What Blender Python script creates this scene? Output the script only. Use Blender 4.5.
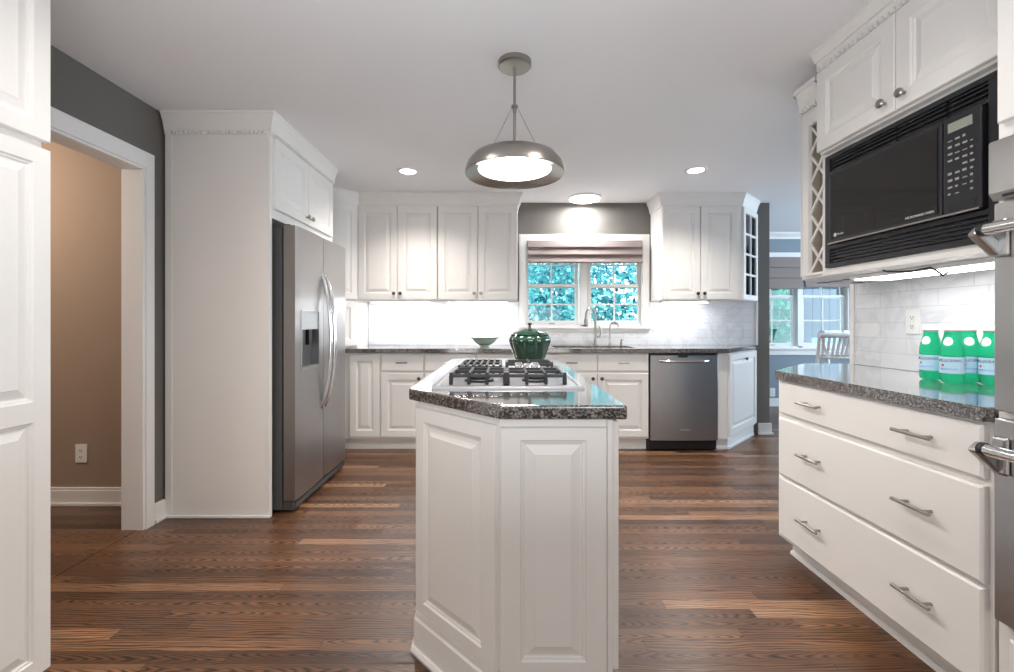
import bpy, bmesh, math, random
import numpy as np
from mathutils import Vector, Matrix, noise
R = math.radians
random.seed(7)
sc = bpy.context.scene
COL = sc.collection
for o in list(bpy.data.objects): bpy.data.objects.remove(o)

# ------------------------------------------------------------------ camera
cam_d = bpy.data.cameras.new('camera'); cam = bpy.data.objects.new('camera', cam_d); COL.objects.link(cam)
cam.location = (0, 0, 1.144); cam.rotation_euler = (R(90), 0, 0)
cam_d.sensor_width = 36; cam_d.lens = 446/1014*36
cam_d.shift_x = 3/1014; cam_d.shift_y = -13.5/1014; cam_d.clip_start = .02
sc.camera = cam
# ------------------------------------------------------------------ view, world, sun, fill lamps
sc.view_settings.view_transform = 'Standard'; sc.view_settings.look = 'None'
sc.view_settings.exposure = 0.38; sc.view_settings.gamma = 1; sc.view_settings.use_curve_mapping = False
w = bpy.data.worlds.new('world'); sc.world = w; w.use_nodes = True
bg = w.node_tree.nodes['Background']; bg.inputs[0].default_value = (.80, .92, 1, 1); bg.inputs[1].default_value = 3.2
def lamp(name, kind, loc, rot, energy, color=(1, 1, 1), **kw):
    d = bpy.data.lights.new(name, kind); o = bpy.data.objects.new(name, d); COL.objects.link(o)
    o.location = loc; o.rotation_euler = rot; d.energy = energy; d.color = color
    for k, v in kw.items(): setattr(d, k, v)
    return o
lamp('sunlight', 'SUN', (4, -4, 9), (R(42), 0, R(35)), 5.0, (1, .97, .9), angle=R(4))
# unseen fill lamps added: one behind the camera, one to brighten the breakfast room
lamp('rear_fill', 'AREA', (.1, -2.36, .95), (R(90), 0, 0), 31, (1, .95, .91), shape='RECTANGLE', size=2.8, size_y=1.2)
lamp('breakfast_fill', 'AREA', (5.45, 3.9, 1.5), (R(90), 0, R(90)), 52, (.58, .78, 1), shape='RECTANGLE', size=2.4, size_y=1.5)

# unseen upward fill, added to brighten the ceiling and soften the room
lamp('ceiling_fill', 'AREA', (0, .1, 1.25), (R(148), 0, 0), 19, (.88, .94, 1), shape='RECTANGLE', size=1.4, size_y=.9)

# ------------------------------------------------------------------ mesh helpers
class M:
    def __init__(s): s.v = []; s.f = []
    def add(s, vs, fs):
        n = len(s.v); s.v += [tuple(p) for p in vs]; s.f += [tuple(i+n for i in f) for f in fs]; return s
    def box(s, x0, x1, y0, y1, z0, z1):
        return s.add([(x0,y0,z0),(x1,y0,z0),(x1,y1,z0),(x0,y1,z0),(x0,y0,z1),(x1,y0,z1),(x1,y1,z1),(x0,y1,z1)],
                     [(3,2,1,0),(4,5,6,7),(0,1,5,4),(1,2,6,5),(2,3,7,6),(3,0,4,7)])
    def bar(s, a, b, wx, wz, up=(0,0,1)):
        a = Vector(a); b = Vector(b); d = (b-a).normalized(); u = Vector(up)
        if abs(d.dot(u)) > .95: u = Vector((0,1,0))
        r = d.cross(u).normalized()*wx/2; t = r.cross(d).normalized()*wz/2
        vs = [p+q for p in (a, b) for q in (-r-t, r-t, r+t, -r+t)]
        return s.add(vs, [(0,1,2,3),(7,6,5,4),(0,4,5,1),(1,5,6,2),(2,6,7,3),(3,7,4,0)])
    def prism(s, poly, z0, z1):
        n = len(poly)
        return s.add([(x,y,z0) for x,y in poly]+[(x,y,z1) for x,y in poly],
                     [tuple(range(n-1,-1,-1)), tuple(range(n,2*n))]+[(i,(i+1)%n,n+(i+1)%n,n+i) for i in range(n)])
    def loops(s, loops, cap0=True, cap1=True):
        n = len(loops[0]); base = len(s.v)
        for lp in loops: s.v += [tuple(p) for p in lp]
        for k in range(len(loops)-1):
            for i in range(n):
                a = base+k*n+i; b = base+k*n+(i+1)%n
                s.f.append((a, b, b+n, a+n))
        if cap0: s.f.append(tuple(base+i for i in range(n-1,-1,-1)))
        if cap1: s.f.append(tuple(base+(len(loops)-1)*n+i for i in range(n)))
        return s
    def lathe(s, prof, c=(0,0,0), seg=24, axis='z', cap0=True, cap1=True, fn=None):
        lp = []
        for r, h in prof:
            ring = []
            for i in range(seg):
                a = 2*math.pi*i/seg; rr = max(r, 1e-5)*(fn(a, h) if fn else 1)
                p = (rr*math.cos(a), rr*math.sin(a), h)
                if axis == 'y': p = (p[0], -p[2], p[1])
                if axis == 'x': p = (p[2], p[0], p[1])
                ring.append((p[0]+c[0], p[1]+c[1], p[2]+c[2]))
            lp.append(ring)
        return s.loops(lp, cap0, cap1)
    def tube(s, pts, r, seg=10, flat=1.0):
        P = [Vector(p) for p in pts]; n = len(P); lp = []; ref = None
        for i in range(n):
            d = (P[min(i+1,n-1)]-P[max(i-1,0)]).normalized()
            if ref is None: ref = Vector((0,0,1)) if abs(d.z) < .9 else Vector((1,0,0))
            u = (ref-d*ref.dot(d)).normalized(); ref = u; t = d.cross(u)
            rr = r[i] if isinstance(r, (list, tuple)) else r
            lp.append([P[i]+(u*math.cos(2*math.pi*k/seg)*flat+t*math.sin(2*math.pi*k/seg))*rr for k in range(seg)])
        return s.loops(lp)
    def sweep(s, path, prof):
        # moulding: profile (out, z) swept along an open plan path with mitres, projecting to the right of the travel direction
        n = len(path); P = [Vector(p) for p in path]; lp = []
        for i in range(n):
            ds = []
            if i > 0: ds.append((P[i]-P[i-1]).normalized())
            if i < n-1: ds.append((P[i+1]-P[i]).normalized())
            ns = [Vector((d.y, -d.x)) for d in ds]
            m = ns[0] if len(ns) == 1 else (ns[0]+ns[1])/(1+ns[0].dot(ns[1]))
            lp.append([(P[i].x+m.x*o, P[i].y+m.y*o, z) for o, z in prof])
        return s.loops(lp)
    def build(s, name, mat, parent=None, loc=None, rz=0, bevel=0, smooth=False, seg=2, mw=None):
        me = bpy.data.meshes.new(name); me.from_pydata(s.v, [], s.f)
        bm = bmesh.new(); bm.from_mesh(me); bmesh.ops.recalc_face_normals(bm, faces=bm.faces); bm.to_mesh(me); bm.free()
        o = bpy.data.objects.new(name, me); COL.objects.link(o)
        if mat: me.materials.append(mat)
        if parent: o.parent = parent
        if loc: o.location = loc
        if rz: o.rotation_euler = (0, 0, rz)
        if smooth:
            me.polygons.foreach_set('use_smooth', [True]*len(me.polygons)); me.set_sharp_from_angle(angle=R(38))
        if bevel:
            b = o.modifiers.new('bevel', 'BEVEL'); b.width = bevel; b.segments = seg; b.limit_method = 'ANGLE'; b.angle_limit = R(40)
        return o

def tag(o, label, cat, group=None, kind=None):
    o['label'] = label; o['category'] = cat
    if group: o['group'] = group
    if kind: o['kind'] = kind
    return o
def thing(name, label, cat, loc=(0,0,0), rz=0, group=None):
    o = bpy.data.objects.new(name, None); COL.objects.link(o); o.location = loc; o.rotation_euler = (0, 0, rz)
    o.empty_display_size = .1
    return tag(o, label, cat, group)
def struct(o, label=None):
    o['kind'] = 'structure'
    if label: o['label'] = label
    return o
def share(name, src, parent, loc, rz=0, rx=0):
    o = bpy.data.objects.new(name, src); COL.objects.link(o); o.parent = parent; o.location = loc; o.rotation_euler = (rx, 0, rz)
    return o
def mesh_of(m, mat, smooth=True, name='shape'):
    o = m.build(name, mat, smooth=smooth); me = o.data; bpy.data.objects.remove(o); return me

# ------------------------------------------------------------------ materials
def new_mat(name):
    m = bpy.data.materials.new(name); m.use_nodes = True
    nt = m.node_tree; return m, nt, nt.nodes['Principled BSDF']
def N(nt, t, **kw):
    n = nt.nodes.new(t)
    for k, v in kw.items(): setattr(n, k, v)
    return n
def mat(name, col, rough=.5, metal=0, bump=0, bscale=60, var=.03, vscale=4, spec=.5, coat=0, stretch=None, emit=None, trans=0, ior=1.45):
    m, nt, p = new_mat(name); L = nt.links.new
    tc = N(nt, 'ShaderNodeTexCoord'); no = N(nt, 'ShaderNodeTexNoise'); no.inputs['Scale'].default_value = vscale
    if stretch:
        mp = N(nt, 'ShaderNodeMapping'); mp.inputs['Scale'].default_value = stretch; L(tc.outputs['Object'], mp.inputs[0]); vec = mp.outputs[0]
    else: vec = tc.outputs['Object']
    L(vec, no.inputs['Vector'])
    mx = N(nt, 'ShaderNodeMix', data_type='RGBA')
    mx.inputs[6].default_value = tuple(c*(1-var) for c in col)+(1,); mx.inputs[7].default_value = tuple(min(1, c*(1+var)) for c in col)+(1,)
    L(no.outputs[0], mx.inputs[0]); L(mx.outputs[2], p.inputs['Base Color'])
    p.inputs['Roughness'].default_value = rough; p.inputs['Metallic'].default_value = metal
    p.inputs['Specular IOR Level'].default_value = spec; p.inputs['Coat Weight'].default_value = coat
    p.inputs['Transmission Weight'].default_value = trans; p.inputs['IOR'].default_value = ior
    if bump:
        n2 = N(nt, 'ShaderNodeTexNoise'); n2.inputs['Scale'].default_value = bscale; n2.inputs['Detail'].default_value = 3; L(vec, n2.inputs['Vector'])
        b = N(nt, 'ShaderNodeBump'); b.inputs['Strength'].default_value = bump; b.inputs['Distance'].default_value = .002
        L(n2.outputs[0], b.inputs['Height']); L(b.outputs[0], p.inputs['Normal'])
    if emit:
        p.inputs['Emission Color'].default_value = tuple(emit[:3])+(1,); p.inputs['Emission Strength'].default_value = emit[3]
    return m
CAB = mat('cream_cabinet_paint', (.80, .775, .745), .42, bump=.02, var=.015)
TRIMW = mat('white_trim_paint', (.83, .81, .79), .4, var=.015)
CEIL = mat('ceiling_paint', (.84, .83, .84), .9, bump=.05, bscale=200, var=.01)
GRAY = mat('grey_wall_paint', (.158, .147, .132), .85, bump=.05, bscale=250, var=.02)
TAUPE = mat('taupe_wall_paint', (.36, .265, .20), .85, bump=.05, bscale=250, var=.02)
BLUEG = mat('blue_grey_wall_paint', (.26, .31, .36), .85, bump=.05, bscale=250, var=.02)
STEEL = mat('brushed_stainless', (.41, .405, .405), .34, 1, bump=.06, bscale=40, var=.05, vscale=20, stretch=(1, 1, 40))
STEELH = mat('brushed_stainless_horizontal', (.48, .475, .47), .3, 1, bump=.05, bscale=30, var=.04, vscale=20, stretch=(1, 1, 60))
CHROME = mat('polished_steel', (.78, .77, .76), .16, 1, var=.02)
NICKEL = mat('brushed_nickel', (.36, .335, .31), .3, 1, bump=.05, bscale=40, var=.05, vscale=30)
BRONZE = mat('dark_knob_metal', (.10, .085, .075), .3, 1, var=.05)
FSIDE = mat('dark_grey_appliance_side', (.085, .085, .085), .45, .3, bump=.1, bscale=300)
BLACK = mat('black_plastic', (.012, .012, .014), .35, var=.1)
BLACKM = mat('black_metal_trim', (.016, .016, .019), .3, var=.1)
BGLASS = mat('black_oven_glass', (.010, .009, .009), .04, var=.1, spec=.7)
IRON = mat('cast_iron', (.014, .014, .016), .42, bump=.2, bscale=300)
WHITEP = mat('white_plastic', (.84, .83, .81), .35, var=.01)
CORE = mat('shadowed_gap_lining', (.10, .095, .09), .8)
BEIGE = mat('natural_cabinet_lining', (.50, .43, .33), .6, var=.06, vscale=9)
GREENC = mat('green_glazed_ceramic', (.004, .034, .016), .12, coat=1, var=.8, vscale=14, bump=.6, bscale=22)
CELADON = mat('celadon_glaze', (.44, .58, .47), .25, coat=.5, var=.1, vscale=8)
SHADE = mat('taupe_blind_fabric', (.29, .235, .22), .9, bump=.4, bscale=400, var=.06, vscale=90, stretch=(1, 1, 12))
FENCE = mat('weathered_fence_board', (.028, .052, .078), .9, bump=.4, bscale=20, var=.35, vscale=3, stretch=(6, 6, .5))
BARK = mat('tree_bark', (.20, .24, .26), .9, bump=.6, bscale=20, var=.3)
GRASS = mat('lawn', (.05, .22, .14), .9, bump=.6, bscale=40, var=.4, vscale=5)
BLUEP = mat('blue_painted_timber', (.12, .34, .55), .6, var=.1)
LIT = mat('lit_lamp_glass', (.95, .95, .93), .5, emit=(1, .97, .93, 5))
LITB = mat('lit_strip_lens', (.95, .95, .95), .5, emit=(.97, .98, 1, 38))
LITS = mat('soft_strip_lens', (.95, .95, .95), .5, emit=(.98, .98, 1, 10))
LITR = mat('lit_recessed_lens', (.95, .95, .93), .5, emit=(1, .97, .93, 8))
LCD = mat('display_panel', (.28, .30, .25), .3, var=.02)
INK = mat('navy_ink', (.02, .04, .12), .5)
INKW = mat('pale_grey_print', (.55, .55, .56), .5)
REDINK = mat('red_ink', (.6, .04, .05), .5)
BLUEINK = mat('blue_ink', (.10, .30, .70), .5)
LABELB = mat('pale_blue_paper_label', (.50, .72, .86), .45, var=.10, vscale=6)
WATER = mat('green_bottle_plastic', (.03, .66, .33), .07, trans=.75, ior=1.2, var=.1)

def glass_mat(name, tint=(1, 1, 1), refl=.06):
    m = bpy.data.materials.new(name); m.use_nodes = True; nt = m.node_tree; nt.nodes.clear(); L = nt.links.new
    out = N(nt, 'ShaderNodeOutputMaterial'); mx = N(nt, 'ShaderNodeMixShader'); t = N(nt, 'ShaderNodeBsdfTransparent'); g = N(nt, 'ShaderNodeBsdfGlossy')
    t.inputs[0].default_value = tuple(tint)+(1,); g.inputs['Roughness'].default_value = .02
    fr = N(nt, 'ShaderNodeFresnel'); fr.inputs[0].default_value = 1.35
    L(fr.outputs[0], mx.inputs[0]); L(t.outputs[0], mx.inputs[1]); L(g.outputs[0], mx.inputs[2]); L(mx.outputs[0], out.inputs[0])
    return m
GLASS = glass_mat('clear_window_glass', (.97, .99, 1))

def math_n(nt, op, a, b=None, c=None):
    n = N(nt, 'ShaderNodeMath', operation=op)
    for i, x in enumerate((a, b, c)):
        if x is None: continue
        if isinstance(x, (int, float)): n.inputs[i].default_value = x
        else: nt.links.new(x, n.inputs[i])
    return n.outputs[0]
def ramp(nt, fac, stops):
    r = N(nt, 'ShaderNodeValToRGB'); e = r.color_ramp.elements
    while len(e) < len(stops): e.new(.5)
    for k, (pos, c) in enumerate(stops): e[k].position = pos; e[k].color = tuple(c)+(1,)
    nt.links.new(fac, r.inputs[0]); return r.outputs[0]

def wood_floor():
    m, nt, p = new_mat('dark_stained_oak_strip_floor'); L = nt.links.new
    g = N(nt, 'ShaderNodeNewGeometry'); s = N(nt, 'ShaderNodeSeparateXYZ'); L(g.outputs['Position'], s.inputs[0])
    x, y = s.outputs[0], s.outputs[1]
    ry = math_n(nt, 'DIVIDE', y, .0575); row = math_n(nt, 'FLOOR', ry)
    wn = N(nt, 'ShaderNodeTexWhiteNoise', noise_dimensions='1D'); L(row, wn.inputs['W'])
    px = math_n(nt, 'DIVIDE', math_n(nt, 'ADD', x, math_n(nt, 'MULTIPLY', wn.outputs[0], 7.3)), 1.15); pid = math_n(nt, 'FLOOR', px)
    cv = N(nt, 'ShaderNodeCombineXYZ'); L(row, cv.inputs[0]); L(pid, cv.inputs[1])
    w2 = N(nt, 'ShaderNodeTexWhiteNoise', noise_dimensions='2D'); L(cv.outputs[0], w2.inputs['Vector']); rnd = w2.outputs[0]
    base = ramp(nt, rnd, [(0, (.075, .034, .017)), (.3, (.115, .053, .026)), (.8, (.17, .080, .039)), (.94, (.21, .105, .053)), (1, (.34, .185, .10))])
    # oak grain: arched (cathedral) lines on some strips, straight lines on the others, bent by noise, offset on every strip
    sc3 = N(nt, 'ShaderNodeSeparateColor'); L(w2.outputs['Color'], sc3.inputs[0]); ra, rb = sc3.outputs[1], sc3.outputs[2]
    t = math_n(nt, 'ADD', math_n(nt, 'SUBTRACT', math_n(nt, 'FRACT', ry), .5), math_n(nt, 'MULTIPLY_ADD', rb, .6, -.3))
    gv = N(nt, 'ShaderNodeCombineXYZ')
    L(math_n(nt, 'ADD', math_n(nt, 'MULTIPLY', x, 3.5), math_n(nt, 'MULTIPLY', rnd, 91)), gv.inputs[0])
    L(math_n(nt, 'MULTIPLY', y, 22), gv.inputs[1]); L(math_n(nt, 'MULTIPLY', row, 5.17), gv.inputs[2])
    n1 = N(nt, 'ShaderNodeTexNoise'); n1.inputs['Scale'].default_value = 1.0; n1.inputs['Detail'].default_value = 2.5; n1.inputs['Roughness'].default_value = .5; L(gv.outputs[0], n1.inputs['Vector'])
    sgn = math_n(nt, 'SIGN', math_n(nt, 'SUBTRACT', rb, .5))
    pa_ = math_n(nt, 'ADD', math_n(nt, 'MULTIPLY', math_n(nt, 'MULTIPLY', x, sgn), 17), math_n(nt, 'ADD', math_n(nt, 'MULTIPLY', math_n(nt, 'MULTIPLY', t, t), 16), math_n(nt, 'MULTIPLY', n1.outputs[0], 5)))
    pb_ = math_n(nt, 'ADD', math_n(nt, 'MULTIPLY', t, 5), math_n(nt, 'MULTIPLY', n1.outputs[0], 3.5))
    isc = math_n(nt, 'GREATER_THAN', ra, .52)
    ph = math_n(nt, 'ADD', math_n(nt, 'MULTIPLY', pa_, isc), math_n(nt, 'MULTIPLY', pb_, math_n(nt, 'SUBTRACT', 1, isc)))
    rings = math_n(nt, 'SINE', math_n(nt, 'MULTIPLY', ph, 6.2832))
    rings = math_n(nt, 'POWER', math_n(nt, 'MULTIPLY_ADD', rings, .5, .5), .55)
    fv = N(nt, 'ShaderNodeCombineXYZ'); L(math_n(nt, 'MULTIPLY', x, 7), fv.inputs[0]); L(math_n(nt, 'MULTIPLY', y, 190), fv.inputs[1]); L(rnd, fv.inputs[2])
    n2 = N(nt, 'ShaderNodeTexNoise'); n2.inputs['Scale'].default_value = 1.0; n2.inputs['Detail'].default_value = 3; L(fv.outputs[0], n2.inputs['Vector'])
    amt = math_n(nt, 'MULTIPLY_ADD', rings, 1.2, math_n(nt, 'MULTIPLY_ADD', n2.outputs[0], 1.1, -.42))
    bigv = N(nt, 'ShaderNodeTexNoise'); bigv.inputs['Scale'].default_value = 1.7; bigv.inputs['Detail'].default_value = 2; L(g.outputs['Position'], bigv.inputs['Vector'])
    amt = math_n(nt, 'MULTIPLY', amt, math_n(nt, 'MULTIPLY_ADD', bigv.outputs[0], .7, .66))
    mul = N(nt, 'ShaderNodeVectorMath', operation='SCALE'); L(base, mul.inputs[0]); L(amt, mul.inputs['Scale'])
    fy = math_n(nt, 'FRACT', ry); ey = math_n(nt, 'GREATER_THAN', math_n(nt, 'ABSOLUTE', math_n(nt, 'SUBTRACT', fy, .5)), .482)
    fx = math_n(nt, 'FRACT', px); ex = math_n(nt, 'GREATER_THAN', math_n(nt, 'ABSOLUTE', math_n(nt, 'SUBTRACT', fx, .5)), .4985)
    e = math_n(nt, 'MAXIMUM', ey, ex)
    mx = N(nt, 'ShaderNodeMix', data_type='RGBA'); L(math_n(nt, 'MULTIPLY', e, .55), mx.inputs[0]); L(mul.outputs[0], mx.inputs[6]); mx.inputs[7].default_value = (.015, .007, .004, 1)
    L(mx.outputs[2], p.inputs['Base Color'])
    L(math_n(nt, 'MULTIPLY_ADD', n2.outputs[0], .12, .24), p.inputs['Roughness'])
    b = N(nt, 'ShaderNodeBump'); b.inputs['Strength'].default_value = .25; b.inputs['Distance'].default_value = .001
    L(math_n(nt, 'SUBTRACT', amt, math_n(nt, 'MULTIPLY', e, 1.0)), b.inputs['Height']); L(b.outputs[0], p.inputs['Normal'])
    return m
FLOOR = wood_floor()

def granite():
    m, nt, p = new_mat('speckled_dark_granite'); L = nt.links.new
    tc = N(nt, 'ShaderNodeNewGeometry')
    v = N(nt, 'ShaderNodeTexVoronoi'); v.inputs['Scale'].default_value = 210; L(tc.outputs['Position'], v.inputs['Vector'])
    sp = N(nt, 'ShaderNodeSeparateColor'); L(v.outputs['Color'], sp.inputs[0])
    n = N(nt, 'ShaderNodeTexNoise'); n.inputs['Scale'].default_value = 90; n.inputs['Detail'].default_value = 4; L(tc.outputs['Position'], n.inputs['Vector'])
    f = math_n(nt, 'MULTIPLY_ADD', sp.outputs[0], .6, math_n(nt, 'MULTIPLY', n.outputs[0], .4))
    c = ramp(nt, f, [(0, (.010, .010, .011)), (.38, (.035, .033, .033)), (.55, (.10, .088, .082)), (.72, (.20, .175, .16)), (1, (.46, .42, .39))])
    L(c, p.inputs['Base Color']); p.inputs['Roughness'].default_value = .1; p.inputs['Specular IOR Level'].default_value = .7
    p.inputs['Coat Weight'].default_value = 1; p.inputs['Coat Roughness'].default_value = .09; p.inputs['Coat IOR'].default_value = 1.7
    return m
GRANITE = granite()

def tile(name, axis, tw, th):
    m, nt, p = new_mat(name); L = nt.links.new
    g = N(nt, 'ShaderNodeNewGeometry'); s = N(nt, 'ShaderNodeSeparateXYZ'); L(g.outputs['Position'], s.inputs[0])
    cv = N(nt, 'ShaderNodeCombineXYZ'); L(s.outputs[axis], cv.inputs[0]); L(math_n(nt, 'SUBTRACT', s.outputs[2], .914), cv.inputs[1])
    br = N(nt, 'ShaderNodeTexBrick'); L(cv.outputs[0], br.inputs['Vector'])
    br.inputs['Scale'].default_value = 1; br.inputs['Brick Width'].default_value = tw; br.inputs['Row Height'].default_value = th
    br.inputs['Mortar Size'].default_value = .0016; br.inputs['Mortar Smooth'].default_value = .2
    br.inputs['Color1'].default_value = (.83, .83, .84, 1); br.inputs['Color2'].default_value = (.76, .77, .79, 1); br.inputs['Mortar'].default_value = (.60, .60, .61, 1)
    n = N(nt, 'ShaderNodeTexNoise'); n.inputs['Scale'].default_value = 3.2; n.inputs['Detail'].default_value = 6; n.inputs['Distortion'].default_value = 1.2; L(g.outputs['Position'], n.inputs['Vector'])
    vein = ramp(nt, n.outputs[0], [(.40, (1, 1, 1)), (.49, (.86, .865, .875)), (.52, (.97, .97, .975)), (.68, (1, 1, 1))])
    mx = N(nt, 'ShaderNodeMix', data_type='RGBA', blend_type='MULTIPLY'); mx.inputs[0].default_value = 1
    L(br.outputs[0], mx.inputs[6]); L(vein, mx.inputs[7]); L(mx.outputs[2], p.inputs['Base Color'])
    p.inputs['Roughness'].default_value = .22
    b = N(nt, 'ShaderNodeBump'); b.inputs['Strength'].default_value = .4; b.inputs['Distance'].default_value = .001; b.invert = True
    L(br.outputs[1], b.inputs['Height']); L(b.outputs[0], p.inputs['Normal'])
    return m
TILEB = tile('marble_subway_tile', 0, .305, .0762)
TILER = tile('marble_subway_tile_side', 1, .305, .0762)

def leaf_mat(name, a, b):
    m, nt, p = new_mat(name); L = nt.links.new
    oi = N(nt, 'ShaderNodeNewGeometry'); c = ramp(nt, oi.outputs['Random Per Island'], [(0, a), (.55, tuple((i+j)/2 for i, j in zip(a, b))), (1, b)])
    L(c, p.inputs['Base Color']); p.inputs['Roughness'].default_value = .5
    tr = N(nt, 'ShaderNodeBsdfTranslucent'); L(c, tr.inputs[0]); mx = N(nt, 'ShaderNodeMixShader'); mx.inputs[0].default_value = .4
    out = nt.nodes['Material Output']; L(p.outputs[0], mx.inputs[1]); L(tr.outputs[0], mx.inputs[2]); L(mx.outputs[0], out.inputs[0])
    return m
LEAFT = leaf_mat('turquoise_leaves', (.0, .13, .20), (.30, .85, .85))
LEAFG = leaf_mat('green_leaves', (.0, .10, .075), (.03, .42, .28))

# ------------------------------------------------------------------ text
def text_mesh(body, size, matl, extrude=.0004, align='LEFT'):
    cu = bpy.data.curves.new('lettering', 'FONT'); cu.body = body; cu.size = size; cu.extrude = extrude; cu.align_x = align; cu.resolution_u = 3
    o = bpy.data.objects.new('lettering', cu); COL.objects.link(o)
    dg = bpy.context.evaluated_depsgraph_get(); dg.update()
    me = bpy.data.meshes.new_from_object(o.evaluated_get(dg)); bpy.data.objects.remove(o); bpy.data.curves.remove(cu)
    me.materials.clear(); me.materials.append(matl); me.name = 'lettering'
    return me

# ------------------------------------------------------------------ joinery helpers (local frame: x right, front towards -y, z up)
def front_panel(w, h, rects, t=.02, prof='raised'):
    m = M(); e = .003
    rc = lambda i, y: [(i, y, i), (w-i, y, i), (w-i, y, h-i), (i, y, h-i)]
    m.loops([rc(0, 0), rc(0, -t+e), rc(e, -t)], cap1=False)
    if not rects:
        m.add(rc(e, -t), [(0,1,2,3)]); return m
    x0, x1 = rects[0][0], rects[0][1]; y = -t
    q = lambda a, b, c, d: m.add([(a,y,c),(b,y,c),(b,y,d),(a,y,d)], [(0,1,2,3)])
    q(e, x0, e, h-e); q(x1, w-e, e, h-e)
    zs = [e]+[z for r in rects for z in (r[2], r[3])]+[h-e]
    for k in range(0, len(zs), 2): q(x0, x1, zs[k], zs[k+1])
    P = {'raised': [(0, 0), (.004, .005), (.009, .006), (.012, .010), (.017, .010), (.040, .0025), (.042, .001)],
         'flat': [(0, 0), (.004, .004), (.010, .005), (.014, .009)]}[prof]
    for (a, b, c, d) in rects:
        m.loops([[(a+i, y+k, c+i), (b-i, y+k, c+i), (b-i, y+k, d-i), (a+i, y+k, d-i)] for i, k in P], cap0=False)
    return m
STILE = .058
def door(parent, x, z, w, h, y=0, stile=STILE, split=None, prof='raised', name='door', label=None):
    rects = [(stile, w-stile, stile, h-stile)] if not split else [(stile, w-stile, stile, split-.03), (stile, w-stile, split+.03, h-stile)]
    o = front_panel(w, h, rects, prof=prof).build(name, CAB, parent, (x, y, z))
    return o
def slab(parent, x, z, w, h, y=0, name='drawer'):
    m = M(); e = .007; t = .02
    rc = lambda i, yy: [(i, yy, i), (w-i, yy, i), (w-i, yy, h-i), (i, yy, h-i)]
    m.loops([rc(0, 0), rc(0, -t+.006), rc(.003, -t+.003), rc(e, -t)])
    return m.build(name, CAB, parent, (x, y, z))
KNOB = {k: mesh_of(M().lathe([(.006, 0), (.006, .010), (.010, .014), (.0155, .018), (.0165, .023), (.013, .028), (.004, .030)], seg=16, axis='y'), mt, name='knob') for k, mt in (('n', NICKEL), ('d', BRONZE))}
def knob(parent, x, z, kind='n', y=-.02): return share('knob', KNOB[kind], parent, (x, y, z))
def pull_mesh(L, r, reach, mt):
    m = M().tube([(-L/2, -reach, 0), (L/2, -reach, 0)], r, 10)
    for s in (-1, 1): m.tube([(s*(L/2-.025), 0, 0), (s*(L/2-.025), -reach, 0)], r*.8, 8)
    return mesh_of(m, mt, name='pull')
PULLB = pull_mesh(.10, .0045, .026, BRONZE); PULLN = pull_mesh(.10, .0045, .026, NICKEL); PULLR = pull_mesh(.13, .006, .032, NICKEL)
def pull(parent, x, z, me, y=-.02): return share('pull', me, parent, (x, y, z))

# ================================================================== SETTING
CZ = 2.37
struct(M().box(-4.3, 5.7, -2.5, 6.25, -.12, 0).build('floor', FLOOR))
struct(M().box(-4.3, 5.7, -2.5, 6.25, CZ, CZ+.12).build('ceiling', CEIL))
# left wall with the cased opening to the hall
m = M().box(-2.10, -2.0, -2.4, 1.45, 0, CZ).box(-2.10, -2.0, 1.45, 2.465, 2.0, CZ).box(-2.10, -2.0, 2.465, 4.69, 0, CZ)
struct(m.build('wall_left', GRAY))
m = M()
m.box(-2.0, -1.985, 2.452, 2.535, 0, 2.092).box(-2.0, -1.985, 1.36, 1.463, 0, 2.092).box(-2.0, -1.985, 1.463, 2.452, 1.987, 2.092)
m.box(-2.105, -2.0, 2.452, 2.4655, 0, 2.0).box(-2.105, -2.0, 1.4495, 1.463, 0, 2.0).box(-2.105, -2.0, 1.463, 2.452, 1.987, 2.0)
m.box(-1.985, -1.975, 2.465, 2.522, 0, 2.075).box(-1.985, -1.975, 1.463, 2.465, 2.0, 2.075)
struct(m.build('trim_1', TRIMW, bevel=.002), 'white casing around the opening to the hall')
struct(M().box(-2.085, -2.02, 1.463, 2.452, 0, .003).build('trim_2', FLOOR), 'dark wood threshold strip')
struct(M().box(-2.0, -1.985, 2.535, 2.614, 0, .11).box(-1.985, -1.972, 2.535, 2.614, 0, .02).build('baseboard_left', TRIMW, bevel=.002))
# hall
struct(M().box(-4.2, -2.10, 2.80, 2.9, 0, CZ).build('wall_hall', TAUPE))
struct(M().box(-4.3, -4.2, .8, 2.9, 0, CZ).box(-4.3, -2.10, .7, .8, 0, CZ).build('wall_hall_side', TAUPE))
struct(M().box(-4.2, -2.101, 2.784, 2.80, 0, .095).box(-4.2, -2.101, 2.788, 2.80, .095, .112).box(-4.2, -2.101, 2.772, 2.784, 0, .02).build('baseboard_hall', TRIMW, bevel=.003))
# rear wall (behind the camera)
m = M().box(-2.1, 1.94, -2.5, -2.4, 0, CZ)
struct(m.build('wall_rear', GRAY))
# back wall with the sink window, grey stub at its right end
m = M().box(-2.12, .20, 4.57, 4.69, 0, CZ).box(.20, 1.44, 4.57, 4.69, 0, 1.10).box(.20, 1.44, 4.57, 4.69, 2.0, CZ).box(1.44, 2.72, 4.57, 4.69, 0, CZ)
struct(m.build('wall_back', GRAY))
struct(M().box(2.60, 2.735, 4.552, 4.57, 0, .115).box(2.595, 2.748, 4.54, 4.552, 0, .022).box(2.72, 2.735, 4.57, 4.69, 0, .115).build('baseboard_back', TRIMW, bevel=.003))
# right wall (behind the drawers) ending in a white post
struct(M().box(1.94, 2.06, -2.5, 2.455, 0, CZ).build('wall_right', GRAY))
struct(M().box(1.925, 2.075, 2.455, 2.485, 0, CZ).build('trim_3', TRIMW, bevel=.002), 'white post capping the tiled wall')
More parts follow.
